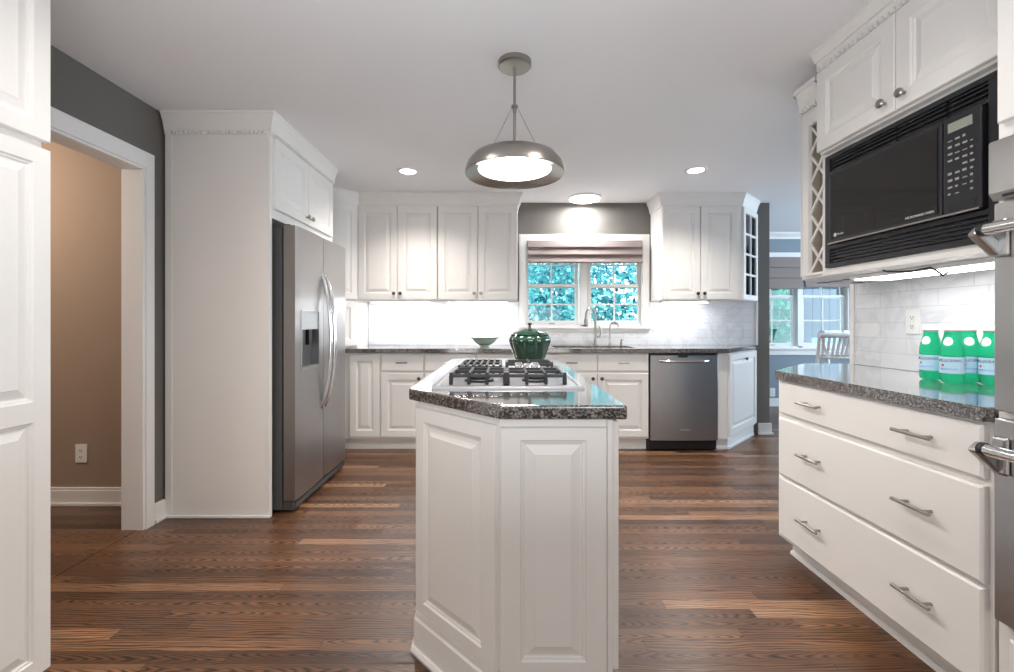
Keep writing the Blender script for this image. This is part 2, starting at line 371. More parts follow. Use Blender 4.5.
# breakfast room
WY = 6.1
m = M().box(2.72, 3.38, WY, WY+.14, 0, CZ).box(4.72, 5.6, WY, WY+.14, 0, CZ).box(3.38, 4.72, WY, WY+.14, 0, .80).box(3.38, 4.72, WY, WY+.14, 2.03, CZ)
m.box(2.60, 2.72, 4.69, WY+.14, 0, CZ)
struct(m.build('wall_breakfast', BLUEG))
struct(M().box(5.5, 5.6, .9, 2.6, 0, CZ).box(5.5, 5.6, 5.2, WY, 0, CZ).box(5.5, 5.6, 2.6, 5.2, 0, .7).box(5.5, 5.6, 2.6, 5.2, 2.3, CZ).box(2.06, 5.6, .8, .9, 0, CZ).build('wall_breakfast_side', BLUEG))
struct(M().box(2.72, 5.5, WY-.016, WY, 0, .11).box(2.72, 5.5, WY-.028, WY-.016, 0, .02).build('baseboard_breakfast', TRIMW, bevel=.003))
struct(M().sweep([(5.5, WY), (2.72, WY)][::-1], [(0, CZ-.085), (.012, CZ-.085), (.02, CZ-.06), (.06, CZ-.02), (.07, CZ), (0, CZ)]).build('trim_4', TRIMW), 'crown along the breakfast room window wall')

# windows: double hung sashes with muntins
def sash_window(n, x0, x1, y, z0, z1, label, mull=None, depth=.14):
    root = struct(bpy.data.objects.new('window_%d' % n, None), label); COL.objects.link(root); root['kind'] = 'structure'
    units = [(x0, x1)] if mull is None else [(x0, mull-.03), (mull+.03, x1)]
    fr = M().box(x0-.002, x0+.02, y-.004, y+depth, z0, z1).box(x1-.02, x1+.002, y-.004, y+depth, z0, z1).box(x0, x1, y-.004, y+depth, z1-.02, z1+.002).box(x0, x1, y-.004, y+depth, z0-.002, z0+.02)
    if mull: fr.box(mull-.035, mull+.035, y-.004, y+depth, z0, z1)
    fr.build('window_frame', TRIMW, root, bevel=.002)
    mid = z0+(z1-z0)*(.47 if n == 1 else .57)
    for a, b in units:
        a += .02; b -= .02
        for k, (c, d, yy) in enumerate(((z0+.02, mid+.02, y+.05), (mid-.02, z1-.02, y+.085))):
            s = M(); f = .034
            s.box(a, a+f, yy, yy+.03, c, d).box(b-f, b, yy, yy+.03, c, d).box(a+f, b-f, yy, yy+.03, d-f, d).box(a+f, b-f, yy, yy+.03, c, c+f+(.01 if k == 0 else 0))
            mx = (a+b)/2; mz = (c+d)/2
            s.box(mx-.008, mx+.008, yy+.005, yy+.025, c+f, d-f).box(a+f, mx-.008, yy+.005, yy+.025, mz-.008, mz+.008).box(mx+.008, b-f, yy+.005, yy+.025, mz-.008, mz+.008)
            so = s.build('sash', TRIMW, root, bevel=.002)
            M().box(a+f, b-f, yy+.013, yy+.017, c+f, d-f).build('pane', GLASS, so)
            if k == 0: M().box(mx-.03, mx+.03, yy-.012, yy, c+.008, c+.020).build('sash_lift', NICKEL, so)
    return root
w1 = sash_window(1, .20, 1.44, 4.57, 1.10, 2.0, 'white double sash window above the sink', mull=.82)
m = M().box(.154, .235, 4.55, 4.57, 1.10, 2.045).box(1.405, 1.486, 4.55, 4.57, 1.10, 2.045).box(.235, 1.405, 4.55, 4.57, 1.965, 2.045)
m.box(.165, .225, 4.543, 4.55, 1.10, 2.03).box(1.415, 1.475, 4.543, 4.55, 1.10, 2.03).box(.225, 1.415, 4.543, 4.55, 1.975, 2.03)
m.box(.14, 1.50, 4.52, 4.57, 1.082, 1.10).box(.154, 1.486, 4.553, 4.57, 1.045, 1.082)
m.build('casing', TRIMW, w1, bevel=.003)
w2 = sash_window(2, 3.38, 4.72, WY, .80, 2.03, 'white double sash window of the breakfast room', mull=4.05)
m = M().box(3.305, 3.38, WY-.02, WY, .80, 2.10).box(4.72, 4.795, WY-.02, WY, .80, 2.10).box(3.38, 4.72, WY-.02, WY, 2.03, 2.10).box(3.29, 4.81, WY-.05, WY, .775, .80).box(3.305, 4.795, WY-.018, WY, .70, .775)
m.build('casing', TRIMW, w2, bevel=.003)

# roman shades
def roman(x0, x1, y, top, bot, folds, label):
    r = thing('roman_shade', label, 'blind', ((x0+x1)/2, y, bot), 0, 'taupe fabric window shades'); w_ = (x1-x0)/2; h = top-bot
    pr = [(-.004, h)]; n = folds
    for k in range(n):
        zt = h*(1-k/n); zb = h*(1-(k+1)/n); dd = .022+.010*k/n
        pr += [(-.012, zt-.004), (-.016-.3*dd, zt-(zt-zb)*.4), (-.012-dd, zb+.010), (-.012-dd*.9, zb+.003), (-.016, zb)]
    pr += [(-.004, 0)]
    M().loops([[(x, yy, z) for yy, z in pr] for x in (-w_, w_)]).build('fabric', SHADE, r)
    M().box(-w_, w_, -.003, .03, h-.03, h+.004).build('headrail', TRIMW, r)
roman(.243, 1.398, 4.52, 1.975, 1.745, 3, 'pleated taupe shade rolled up over the sink window')
roman(3.36, 4.04, WY-.052, 2.03, 1.60, 3, 'taupe shade half lowered on the breakfast window beside the grey wall end')
roman(4.07, 4.74, WY-.052, 2.03, 1.62, 3, 'taupe shade on the breakfast window behind the wine rack end')

# tiled splashbacks
struct(M().box(-1.385, .15, 4.558, 4.569, .915, 1.36).box(.15, 1.49, 4.558, 4.569, .915, 1.044).box(1.49, 2.575, 4.558, 4.569, .915, 1.36).build('backsplash', TILEB), 'white marble tile behind the sink counter')
struct(M().box(1.929, 1.939, 1.205, 2.454, .915, 1.36).build('backsplash_side', TILER), 'white marble tile behind the bottles')
struct(M().box(2.575, 2.592, 4.548, 4.569, .915, 1.36).build('trim_5', TRIMW), 'white strip ending the tile')

# ================================================================== BACK RUN, base cabinets
FY, BY = 3.97, 4.555
def base_unit(x0, x1, label, doors, drawers, knobs=(), pulls=(), bx0=None):
    r = thing('base_cabinet', label, 'cabinet', (x0, FY, 0), 0, 'cream base cabinets under the sink counter'); W = x1-x0; l = (bx0-x0) if bx0 is not None else 0
    M().box(l, W, 0, BY-FY, .11, .872).build('carcass', CAB, r)
    M().box(l, W, .07, .09, 0, .11).build('toe_kick', TRIMW, r)
    for k, (a, b, c, d) in enumerate(doors):
        o = door(r, a, c, b-a, d-c)
        if k < len(knobs) and knobs[k]: knob(o, knobs[k][0]-a, knobs[k][1]-c, 'd')
    for k, (a, b) in enumerate(drawers):
        o = slab(r, a, .712, b-a, .152)
        pull(o, (b-a)/2, .076, pulls[k])
    return r
base_unit(-1.373, -1.098, 'cream corner cabinet with one full height door beside the fridge', [(.004, .27, .13, .862)], [], bx0=-1.97)
base_unit(-1.096, -.708, 'cream base cabinet with drawer and door, left of the island', [(.006, .382, .13, .695)], [(.006, .382)], [(.345, .648)], [PULLB])
base_unit(-.706, -.256, 'cream base cabinet whose pull shows just above the left rear corner of the island', [(.006, .444, .13, .695)], [(.006, .444)], [(.40, .648)], [PULLN])
base_unit(-.254, .363, 'cream base cabinet left of the sink base, mostly hidden by the green jar', [(.006, .306, .13, .695), (.311, .611, .13, .695)], [(.006, .611)], [(.27, .648), (.347, .648)], [PULLB])
base_unit(.365, 1.286, 'cream sink base with two doors left of the dishwasher', [(.006, .458, .13, .695), (.463, .915, .13, .695)], [(.006, .458), (.463, .915)], [(.42, .648), (.50, .648)], [PULLB, PULLN])

# dishwasher
dw = thing('dishwasher', 'stainless dishwasher with bar handle between cream cabinets', 'dishwasher', (1.292, FY, 0)); W = .606
M().box(0, W, .03, .57, .012, .868).build('tub', FSIDE, dw)
lp = []
for k in range(13):
    u = k/12; x = .004+u*(W-.008); b = -.022-.010*math.sin(math.pi*u)
    lp.append([(x, b, .10), (x, b, .855), (x, .03, .855), (x, .03, .10)])
dd = M().loops(lp).build('door_panel', STEEL, dw, bevel=.003, smooth=True)
pts = [(.085+.42*k/14, -.032-.038*min(1, math.sin(math.pi*k/14)*2.2), .806-.006*math.sin(math.pi*k/14)) for k in range(15)]
M().tube(pts, [.015 if k in (0, 14) else .0135 for k in range(15)], 12).build('handle', CHROME, dd, smooth=True)
M().box(.245, .33, -.0335, -.028, .835, .852).build('display', BLACK, dd)
share('lettering', text_mesh('KitchenAid', .022, INKW, align='CENTER'), dd, (.31, -.0335, .19), rx=R(90))
M().box(.0, W, .02, .04, .012, .092).build('kick_plate', BLACK, dw)

# angled end cabinet (base)
ab = thing('base_cabinet', 'cream angled end cabinet right of the dishwasher', 'cabinet', (1.985, FY, 0), R(45), 'cream base cabinets under the sink counter')
def loc45(p, o=(1.985, FY)):
    dx, dy = p[0]-o[0], p[1]-o[1]; c = math.sqrt(.5); return (c*(dx+dy), c*(dy-dx))
M().prism([loc45(p) for p in [(1.902, FY), (1.985, FY), (2.565, 4.55), (2.565, 4.555), (1.902, 4.555)]], .11, .872).build('carcass', CAB, ab)
M().prism([loc45(p) for p in [(1.902, 4.03), (2.02, 4.03), (2.555, 4.565), (1.902, 4.555)]], 0, .11).build('toe_kick', TRIMW, ab)
M().sweep([loc45(p) for p in [(1.902, 4.03), (2.02, 4.03), (2.54, 4.55)]], [(0, 0), (.012, 0), (.012, .018), (0, .022)]).build('shoe_moulding', TRIMW, ab)
o = door(ab, .02, .13, .775, .732); knob(o, .40, .67, 'd')

# worktop with the sink cut out
def bool_cut(o, cutter):
    cutter.parent = o.parent
    b = o.modifiers.new('cut', 'BOOLEAN'); b.operation = 'DIFFERENCE'; b.object = cutter; b.solver = 'EXACT'
    dg = bpy.context.evaluated_depsgraph_get(); dg.update(); me = bpy.data.meshes.new_from_object(o.evaluated_get(dg))
    o.modifiers.clear(); o.data = me; bpy.data.objects.remove(cutter)
ct = M().prism([(-1.985, 4.557), (-1.985, 3.93), (1.988, 3.93), (2.605, 4.547), (2.605, 4.557)], .874, .914).build('worktop', GRANITE, bevel=.009, seg=3)
bool_cut(ct, M().box(.46, 1.20, 4.03, 4.40, .8, 1.0).build('cutter', None))
tag(ct, 'long dark speckled granite worktop with the sink below the window', 'worktop')
sk = thing('sink', 'dark undermount sink let into the granite below the window', 'sink', (.83, 4.215, .70))
m = M(); a, b = .385, .2
ring = lambda i, z: [(-a+i, -b+i, z), (a-i, -b+i, z), (a-i, b-i, z), (-a+i, b-i, z)]
m.loops([ring(0, .171), ring(.017, .171), ring(.020, .16), ring(.03, .02), ring(.07, .004)], cap0=False)
m.build('basin', BLACKM, sk)
M().lathe([(.045, .005), (.045, .008), (.03, .008), (.028, .004)], seg=20).build('drain', CHROME, sk)
# faucet and small taps
fa = thing('faucet', 'tall polished gooseneck faucet behind the sink', 'faucet', (.915, 4.46, .914))
M().lathe([(.027, 0), (.027, .012), (.019, .02), (.018, .06), (.014, .075)], seg=16).build('base', NICKEL, fa, smooth=True)
pts = [(0, 0, .06), (0, 0, .27)]+[(-.055+.055*math.cos(t), -.035*(1-math.cos(t)), .27+.105*math.sin(t)) for t in [math.pi*k/12 for k in range(1, 12)]]+[(-.11, -.07, .28), (-.112, -.072, .255)]
M().tube(pts, .0115, 12).build('spout', NICKEL, fa, smooth=True)
M().lathe([(.013, .27), (.017, .255), (.019, .215), (.016, .205)], c=(-.112, -.072, 0), seg=14).build('spray_head', NICKEL, fa, smooth=True)
M().tube([(.012, 0, .085), (.04, -.005, .09), (.052, -.008, .12), (.045, -.01, .17), (.03, -.012, .20)], [.011, .013, .010, .008, .006], 10).build('lever', NICKEL, fa, smooth=True)
ft = thing('filter_tap', 'slim chrome filter tap right of the tall faucet', 'tap', (1.06, 4.46, .914))
M().lathe([(.015, 0), (.015, .012), (.009, .03)], seg=14).build('base', NICKEL, ft, smooth=True)
M().tube([(0, 0, .02), (0, 0, .19)]+[(.04-.04*math.cos(t), -.02*t/3, .19+.045*math.sin(t)) for t in [math.pi*k/8 for k in range(1, 8)]]+[(.08, -.02, .185)], .006, 10).build('spout', NICKEL, ft, smooth=True)
sd = thing('soap_dispenser', 'short metal soap pump at the right end of the sink', 'soap dispenser', (1.175, 4.46, .914))
M().lathe([(.014, 0), (.014, .03), (.008, .034), (.008, .05)], seg=14).build('base', NICKEL, sd, smooth=True)
M().tube([(0, 0, .048), (0, -.02, .062), (0, -.05, .06)], [.008, .007, .005], 8).build('nozzle', NICKEL, sd, smooth=True)

# ================================================================== BACK RUN, upper cabinets
UY = 4.24; ZB, ZT = 1.357, 2.25
def upper(x0, x1, label, n=2, kn=None, kz=.055):
    r = thing('wall_cabinet', label, 'cabinet', (x0, UY, ZB), 0, 'cream wall cabinets beside the sink window'); W = x1-x0
    M().box(0, W, 0, .315, 0, ZT-ZB).build('carcass', CAB, r)
    wd = W/n
    for k in range(n):
        o = door(r, k*wd+.004, .006, wd-.008, ZT-ZB-.014)
        knob(o, (wd-.035) if k % 2 == 0 else .027, kz, kn or 'd')
    return r
upper(-1.386, -.632, 'cream two door wall cabinet nearest the fridge corner')
upper(-.628, .13, 'cream two door wall cabinet left of the sink window', kn='n')
upper(1.497, 2.222, 'cream two door wall cabinet right of the sink window')
# diagonal corner cabinet and appliance garage below it
cu = thing('wall_cabinet', 'cream diagonal corner cabinet above the counter beside the fridge', 'cabinet', (-1.67, 3.96, ZB), R(45), 'cream wall cabinets beside the sink window')
pl = [loc45(p, (-1.67, 3.96)) for p in [(-1.67, 3.96), (-1.39, 4.24), (-1.39, 4.555), (-1.985, 4.555), (-1.985, 3.96)]]
M().prism(pl, 0, ZT-ZB).build('carcass', CAB, cu); door(cu, .01, .006, .376, ZT-ZB-.014)
ag = thing('appliance_garage', 'cream corner appliance garage standing on the counter behind the fridge', 'cabinet', (-1.67, 3.96, .915), R(45))
M().prism(pl, 0, .44).build('carcass', CAB, ag); door(ag, .02, .01, .355, .42, prof='flat')
# angled glass cabinet
gc = thing('wall_cabinet', 'angled cream cabinet with a gridded glass door at the wall end', 'cabinet', (2.26, UY, ZB), R(45), 'cream wall cabinets beside the sink window')
lg = lambda p: loc45(p, (2.26, UY))
H = ZT-ZB
outer = [(2.225, UY), (2.26, UY), (2.572, 4.552), (2.572, 4.555), (2.225, 4.555)]
m = M()
for a, b in ((0, .02), (H-.02, H)): m.prism([lg(p) for p in outer], a, b)
m.prism([lg(p) for p in [(2.225, UY), (2.26, UY), (2.26, UY+.02), (2.225, UY+.02)]], .02, H-.02)
m.prism([lg(p) for p in [(2.225, UY+.02), (2.24, UY+.02), (2.24, 4.555), (2.225, 4.555)]], .02, H-.02)
m.prism([lg(p) for p in [(2.24, 4.542), (2.572, 4.552), (2.572, 4.555), (2.24, 4.555)]], .02, H-.02)
m.build('carcass', CAB, gc)
for k in range(3): M().prism([lg(p) for p in [(2.245, UY+.025), (2.262, UY+.025), (2.548, 4.535), (2.245, 4.535)]], .22+.22*k, .235+.22*k).build('shelf', CAB, gc)
m = M(); w_, h_ = .425, H-.014; f = .05
m.box(0, f, -.02, 0, 0, h_).box(w_-f, w_, -.02, 0, 0, h_).box(f, w_-f, -.02, 0, 0, f).box(f, w_-f, -.02, 0, h_-f, h_).box(w_/2-.01, w_/2+.01, -.018, -.004, f, h_-f)
for k in range(1, 4):
    z = f+(h_-2*f)*k/4
    m.box(f, w_/2-.01, -.018, -.004, z-.009, z+.009).box(w_/2+.01, w_-f, -.018, -.004, z-.009, z+.009)
gd = m.build('glass_door', CAB, gc, (.008, 0, .006)); M().box(f, w_-f, -.012, -.009, f, h_-f).build('pane', GLASS, gd)

# crown mouldings
CR = [(0, 2.245), (.008, 2.245), (.010, 2.262), (.014, 2.27), (.018, 2.288), (.026, 2.318), (.036, 2.340), (.040, 2.352), (.045, 2.356), (.045, CZ), (0, CZ)]
def dentils(m, a, b, z0=2.247, z1=2.264, pitch=.024, out=.024):
    a = Vector(a); b = Vector(b); d = (b-a); L = d.length; d.normalize(); nrm = Vector((d.y, -d.x)); n = int(L/pitch)
    for k in range(n):
        p = a+d*(pitch*(k+.5)); q = p+d*pitch*.5
        m.prism([tuple(p), tuple(p+nrm*out), tuple(q+nrm*out), tuple(q)][::-1], z0, z1)
m = M(); path = [(-1.985, 2.616), (-1.372, 2.616), (-1.372, 3.57)]
m.sweep(path, CR); dentils(m, path[0], path[1]); dentils(m, path[1], path[2])
struct(m.build('trim_6', CAB), 'cream crown with dentils around the fridge cabinet')
struct(M().sweep([(-1.67, 3.66), (-1.67, 3.96), (-1.386, 4.24), (.13, 4.24), (.13, 4.556)], CR).build('trim_7', CAB), 'cream crown over the wall cabinets left of the window')
struct(M().sweep([(1.497, 4.556), (1.497, 4.24), (2.262, 4.24), (2.56, 4.538)], CR).build('trim_8', CAB), 'cream crown over the wall cabinets right of the window')

# under-cabinet light bars
def light_bar(x0, x1, y0, label, strength=None):
    r = thing('under_cabinet_light', label, 'light', ((x0+x1)/2, y0, ZB-.024), 0, 'slim light bars under the wall cabinets'); w_ = (x1-x0)/2
    M().box(-w_, w_, 0, .08, .006, .0235).build('housing', WHITEP, r, bevel=.003)
    M().box(-w_+.02, w_-.02, .012, .068, .001, .006).build('lens', LITB, r)
light_bar(-1.30, -.70, 4.33, 'light bar under the wall cabinet nearest the fridge')
light_bar(-.56, .05, 4.33, 'light bar under the wall cabinet left of the sink window')
light_bar(1.54, 2.0, 4.33, 'light bar under the wall cabinet right of the sink window')

# outlets
def outlet(label, loc, rz, horiz=False, cat='outlet'):
    r = thing('wall_outlet', label, cat, loc, rz, 'white wall outlets')
    a, b = (.0575, .036) if horiz else (.036, .0575)
    M().box(-a, a, -.006, 0, -b, b).build('plate', WHITEP, r, bevel=.002)
    for s in (-1, 1):
        cx, cz = (s*.021, 0) if horiz else (0, s*.021)
        i = M().box(cx-.0145, cx+.0145, -.008, -.0055, cz-.0145, cz+.0145).build('socket', WHITEP, r, bevel=.002)
        M().box(cx-.007, cx-.0045, -.0086, -.0075, cz-.004, cz+.006).box(cx+.0045, cx+.007, -.0086, -.0075, cz-.004, cz+.006).box(cx-.0022, cx+.0022, -.0086, -.0075, cz-.0105, cz-.0065).build('slots', BLACK, i)
    return r
yb = 4.5575
outlet('white outlet on the tile nearest the fridge', (-1.13, yb, 1.09), 0, True)
outlet('white outlet second from the fridge on the tile', (-.92, yb, 1.085), 0, True)
outlet('white outlet on the tile above the green bowl', (-.155, yb, 1.085), 0, True)
outlet('white outlet on the tile above the dishwasher, left one', (1.71, yb, 1.085), 0, True)
outlet('white outlet on the tile above the dishwasher, right one', (1.91, yb, 1.09), 0, True)
outlet('white outlet on the taupe hall wall', (-2.65, 2.7995, .323), 0)
outlet('white outlet low on the breakfast room wall', (3.67, WY-.0005, .19), 0)
outlet('white outlet on the marble tile above the green bottles', (1.9285, 2.10, 1.147), R(-90))

# bowl on the back counter
bo = M().lathe([(.040, 0), (.044, .004), (.044, .014), (.075, .028), (.10, .05), (.118, .074), (.140, .085), (.152, .089), (.150, .094), (.135, .092), (.108, .076), (.085, .05), (.05, .03), (0, .024)], seg=40).build('bowl', CELADON, None, (-.185, 4.26, .914), smooth=True)
tag(bo, 'small wide rimmed pale green bowl on the back counter', 'bowl')

# ================================================================== FRIDGE SIDE
fp = thing('end_panel', 'tall cream panel enclosing the near side of the fridge', 'panel', (-1.68, 2.616, 0))
M().box(-.305, .308, 0, .022, 0, 2.25).build('board', CAB, fp)
M().box(.29, .308, -.004, 0, 0, 2.25).build('edge_strip', CAB, fp, bevel=.001)
M().box(-.305, -.265, -.004, 0, 0, 2.25).build('scribe_strip', CAB, fp, bevel=.001)
M().box(-.29, .308, -.014, -.0045, 0, .018).build('shoe_moulding', TRIMW, fp, bevel=.004)
fp2 = M().box(-.305, .308, 0, .022, 0, 2.25).build('end_panel', CAB, None, (-1.68, 3.548, 0), bevel=.001)
tag(fp2, 'tall cream panel enclosing the far side of the fridge', 'panel')
oc = thing('wall_cabinet', 'cream two door cabinet above the fridge', 'cabinet', (-1.375, 2.640, 1.765), R(90))
W = .906; M().box(0, W, 0, .60, 0, ZT-1.765).build('carcass', CAB, oc)
for k in range(2):
    o = door(oc, .012+k*.443, .055, .437, .42); knob(o, (.437-.03) if k == 0 else .03, .045)
fr = thing('refrigerator', 'stainless side by side refrigerator with door dispenser', 'refrigerator', (-1.244, 2.667, 0), R(90))
FW, FZ = .85, 1.727
M().box(.0, FW, .085, .70, .02, FZ-.012).build('case', FSIDE, fr, bevel=.003)
M().box(.012, FW-.012, .02, .085, .015, .072).box(.02, FW-.02, .008, .02, .03, .06).build('grille', FSIDE, fr, bevel=.003)
def fdoor(x0, x1):
    lp = []
    for k in range(9):
        u = k/8; x = x0+u*(x1-x0); b = .007*(2*u-1)**4
        lp.append([(x, b, .078), (x, b, FZ), (x, .075, FZ), (x, .075, .078)])
    return M().loops(lp)
d1 = fdoor(.002, .417).build('freezer_door', STEEL, fr, smooth=True)
bool_cut(d1, M().box(.075, .325, -.05, .055, .855, 1.215).build('cutter', None))
d2 = fdoor(.423, FW-.002).build('fridge_door', STEEL, fr, smooth=True)
for dr_, x in ((d1, .385), (d2, .455)):
    pts = [(x, .012-.072*math.sin(math.pi*k/16)**.7 if 0 < k < 16 else .012, .56+.93*k/16) for k in range(17)]
    M().tube(pts, .0135, 12).build('handle', CHROME, dr_, smooth=True)
dp = M().box(.068, .332, -.004, .0, .848, .856).box(.068, .332, -.004, .0, 1.214, 1.222).box(.068, .076, -.004, .0, .856, 1.214).box(.324, .332, -.004, .0, .856, 1.214).build('dispenser', STEELH, d1)
M().box(.077, .323, .004, .02, 1.10, 1.213).build('control_panel', mat('pale_control_panel', (.55, .58, .58), .25), dp)
M().box(.077, .323, .045, .054, .857, 1.10).build('recess', FSIDE, dp)
M().box(.077, .323, .0, .045, .857, .868).build('drip_tray', STEELH, dp)
for x in (.13, .23): M().box(x, x+.04, .02, .045, 1.0, 1.10).build('paddle', BLACK, dp, bevel=.003)
for x in (.03, FW-.09): M().box(x, x+.06, .05, .16, FZ-.012, FZ+.012).build('hinge_cover', FSIDE, fr, bevel=.003)

# pantry by the camera on the left
pa = thing('pantry_cabinet', 'tall white panelled pantry cabinet at the left edge', 'cabinet', (-1.402, .506, 0), R(90))
M().box(0, .845, 0, .59, .10, 2.365).build('carcass', CAB, pa); M().box(0, .845, .06, .08, 0, .10).build('toe_kick', TRIMW, pa)
for k in range(2):
    x = .003+k*.428
    o = door(pa, x, .095, .425, 1.572, split=.785, stile=.05); knob(o, .03 if k else .395, .85)
    o = door(pa, x, 1.690, .425, .64, stile=.05); knob(o, .03 if k else .395, .06)

# ================================================================== ISLAND
isl = thing('kitchen_island', 'cream panelled island with a clipped corner in the middle of the floor', 'island', (0, 1.27, 0))
bp = [(.310, 0), (-.012, 0), (-.298, .286), (-.298, 1.54), (.310, 1.54)]
M().prism(bp[::-1], .0, .872).build('carcass', CAB, isl)
M().sweep([(.290, 0), (-.012, 0), (-.298, .286), (-.298, 1.54)][::-1], [(0, 0), (.026, 0), (.028, .010), (.022, .020), (.015, .022), (.015, .115), (.010, .122), (.009, .136), (.004, .144), (0, .146)]).build('base_moulding', CAB, isl)
o = front_panel(.300, .70, [(.056, .242, .04, .665)], t=.016).build('front_panel', CAB, isl, (-.010, 0, .148))
M().box(.292, .307, -.010, 0, .148, .87).build('corner_post', CAB, isl, bevel=.002)
dl = .286*math.sqrt(2)
o = front_panel(dl-.01, .70, [(.045, dl-.066, .04, .655)], t=.016).build('angled_panel', CAB, isl, (-.298+.003, .286-.003, .152), R(-45))
for k in range(3):
    o = front_panel(.50, .715, [(.06, .44, .06, .655)]).build('door', CAB, isl, (.311, .015+k*.508, .145), R(90)); knob(o, .46 if k % 2 == 0 else .04, .66)
it = M().prism([(.343, 1.235), (-.011, 1.235), (-.333, 1.557), (-.333, 2.85), (.343, 2.85)][::-1], .874, .914).build('worktop', GRANITE, bevel=.007, seg=3)
tag(it, 'dark speckled granite island top under the cooktop', 'worktop')

# cooktop
TRAY = mat('cooktop_steel', (.27, .27, .28), .42, 1, bump=.05, bscale=30, var=.04)
ck = thing('gas_cooktop', 'stainless gas cooktop with black grates set in the island', 'cooktop', (.014, 1.54, .914))
m = M(); a, L = .265, .76
rg = lambda i, z: [(-a+i, i, z), (a-i, i, z), (a-i, L-i, z), (-a+i, L-i, z)]
m.loops([rg(0, .0005), rg(0, .007), rg(.003, .009), rg(.014, .009), rg(.020, .005)]).build('tray', TRAY, ck)
def grate(x0, x1, y0, y1, nx, ny, nm='grate'):
    m = M(); z = .038; t = .011
    for x in (x0, x1): m.bar((x, y0, z), (x, y1, z), t, t*1.1)
    for y in (y0, y1): m.bar((x0, y, z), (x1, y, z), t, t*1.1)
    for k in range(1, nx+1):
        x = x0+(x1-x0)*k/(nx+1); m.bar((x, y0, z+.003), (x, y1, z+.003), .009, .014)
    for k in range(1, ny+1):
        y = y0+(y1-y0)*k/(ny+1); m.bar((x0, y, z+.002), (x1, y, z+.002), .009, .012)
    for x in (x0, x1):
        for y in (y0, y1): m.bar((x, y, .006), (x, y, z), .014, .014)
        s = 1 if x == x1 else -1
    for k in range(nx+2):
        x = x0+(x1-x0)*k/(nx+1)
        m.bar((x, y0-.012, .008), (x, y0+.004, z+.010), .012, .012)
    return m.build(nm, IRON, ck, bevel=.002)
grate(-.205, -.01, .07, .30, 2, 1); grate(.0, .205, .07, .30, 2, 1)
grate(-.205, -.03, .36, .70, 5, 1); grate(.0, .205, .50, .70, 1, 1)
for (x, y, r_) in ((-.11, .18, .045), (.105, .18, .04), (-.115, .53, .05), (.105, .60, .045)):
    M().lathe([(r_*1.25, .006), (r_*1.25, .012), (r_, .016), (r_, .024), (r_*.8, .028), (0, .029)], c=(x, y, 0), seg=20).build('burner', IRON, ck, smooth=True)
km = mesh_of(M().lathe([(.021, 0), (.021, .006), (.016, .010), (.0165, .044), (.013, .050), (0, .050)], seg=16), CHROME, name='knob')
for (x, y) in ((.05, .335), (.12, .335), (.085, .375), (.05, .415), (.12, .415)): share('knob', km, ck, (x, y, .006))

# green lidded jar
gj = thing('lidded_jar', 'dark green glazed melon shaped jar with lid behind the cooktop', 'jar', (.142, 2.46, .914))
rib = lambda a, h: 1-.10*(1-abs(math.cos(4*a)))**2*min(1, h/.06)
M().lathe([(.070, 0), (.076, .004), (.074, .012), (.086, .04), (.100, .08), (.112, .115), (.117, .135), (.113, .150), (.100, .160)], seg=64, fn=rib).build('body', GREENC, gj, smooth=True)
lid = M().lathe([(.104, .158), (.105, .163), (.095, .172), (.070, .183), (.040, .192), (.014, .197), (.0, .198)], seg=64, fn=lambda a, h: 1-.08*(1-abs(math.cos(4*a)))**2).build('lid', GREENC, gj, smooth=True)
M().lathe([(.010, .196), (.007, .205), (.006, .214), (.013, .220), (.012, .227), (0, .230)], seg=16).build('knob', mat('brown_glazed_knob', (.07, .05, .035), .2), lid, smooth=True)

# ================================================================== RIGHT RUN
rb = thing('drawer_cabinet', 'wide white three drawer base cabinet on the right', 'cabinet', (1.33, 2.158, 0), R(-90))
# local x -> -Y, local y -> +X
W = .948
M().prism([(-.0, 0), (W, 0), (W, .594), (-.31, .594), (-.31, .31)], .118, .872).build('carcass', CAB, rb)
M().prism([(-.05, .10), (W, .10), (W, .594), (-.28, .594), (-.28, .33)], 0, .118).build('toe_kick', TRIMW, rb)
M().sweep([(-.05, .10), (W, .10)], [(0, 0), (.014, 0), (.013, .010), (.006, .018), (0, .02)]).build('shoe_moulding', TRIMW, rb)
for (z0, z1) in ((.137, .414), (.426, .694), (.714, .862)):
    o = slab(rb, .026, z0, W-.038, z1-z0)
    for y in (1.89, 1.407): pull(o, (2.158-y)-.026, (z1-z0)/2+.005, PULLR)
rt = M().prism([(1.30, 1.209), (1.927, 1.209), (1.927, 2.453), (1.922, 2.505), (1.63, 2.505), (1.24, 2.115), (1.30, 2.055)][::-1], .874, .914)
rt = M().prism([(1.30, 1.209), (1.927, 1.209), (1.927, 2.453), (1.922, 2.453), (1.922, 2.505), (1.68, 2.505), (1.30, 2.14)][::-1], .874, .914).build('worktop', GRANITE, bevel=.010, seg=3)
tag(rt, 'dark speckled granite worktop with clipped end above the white drawers', 'worktop')

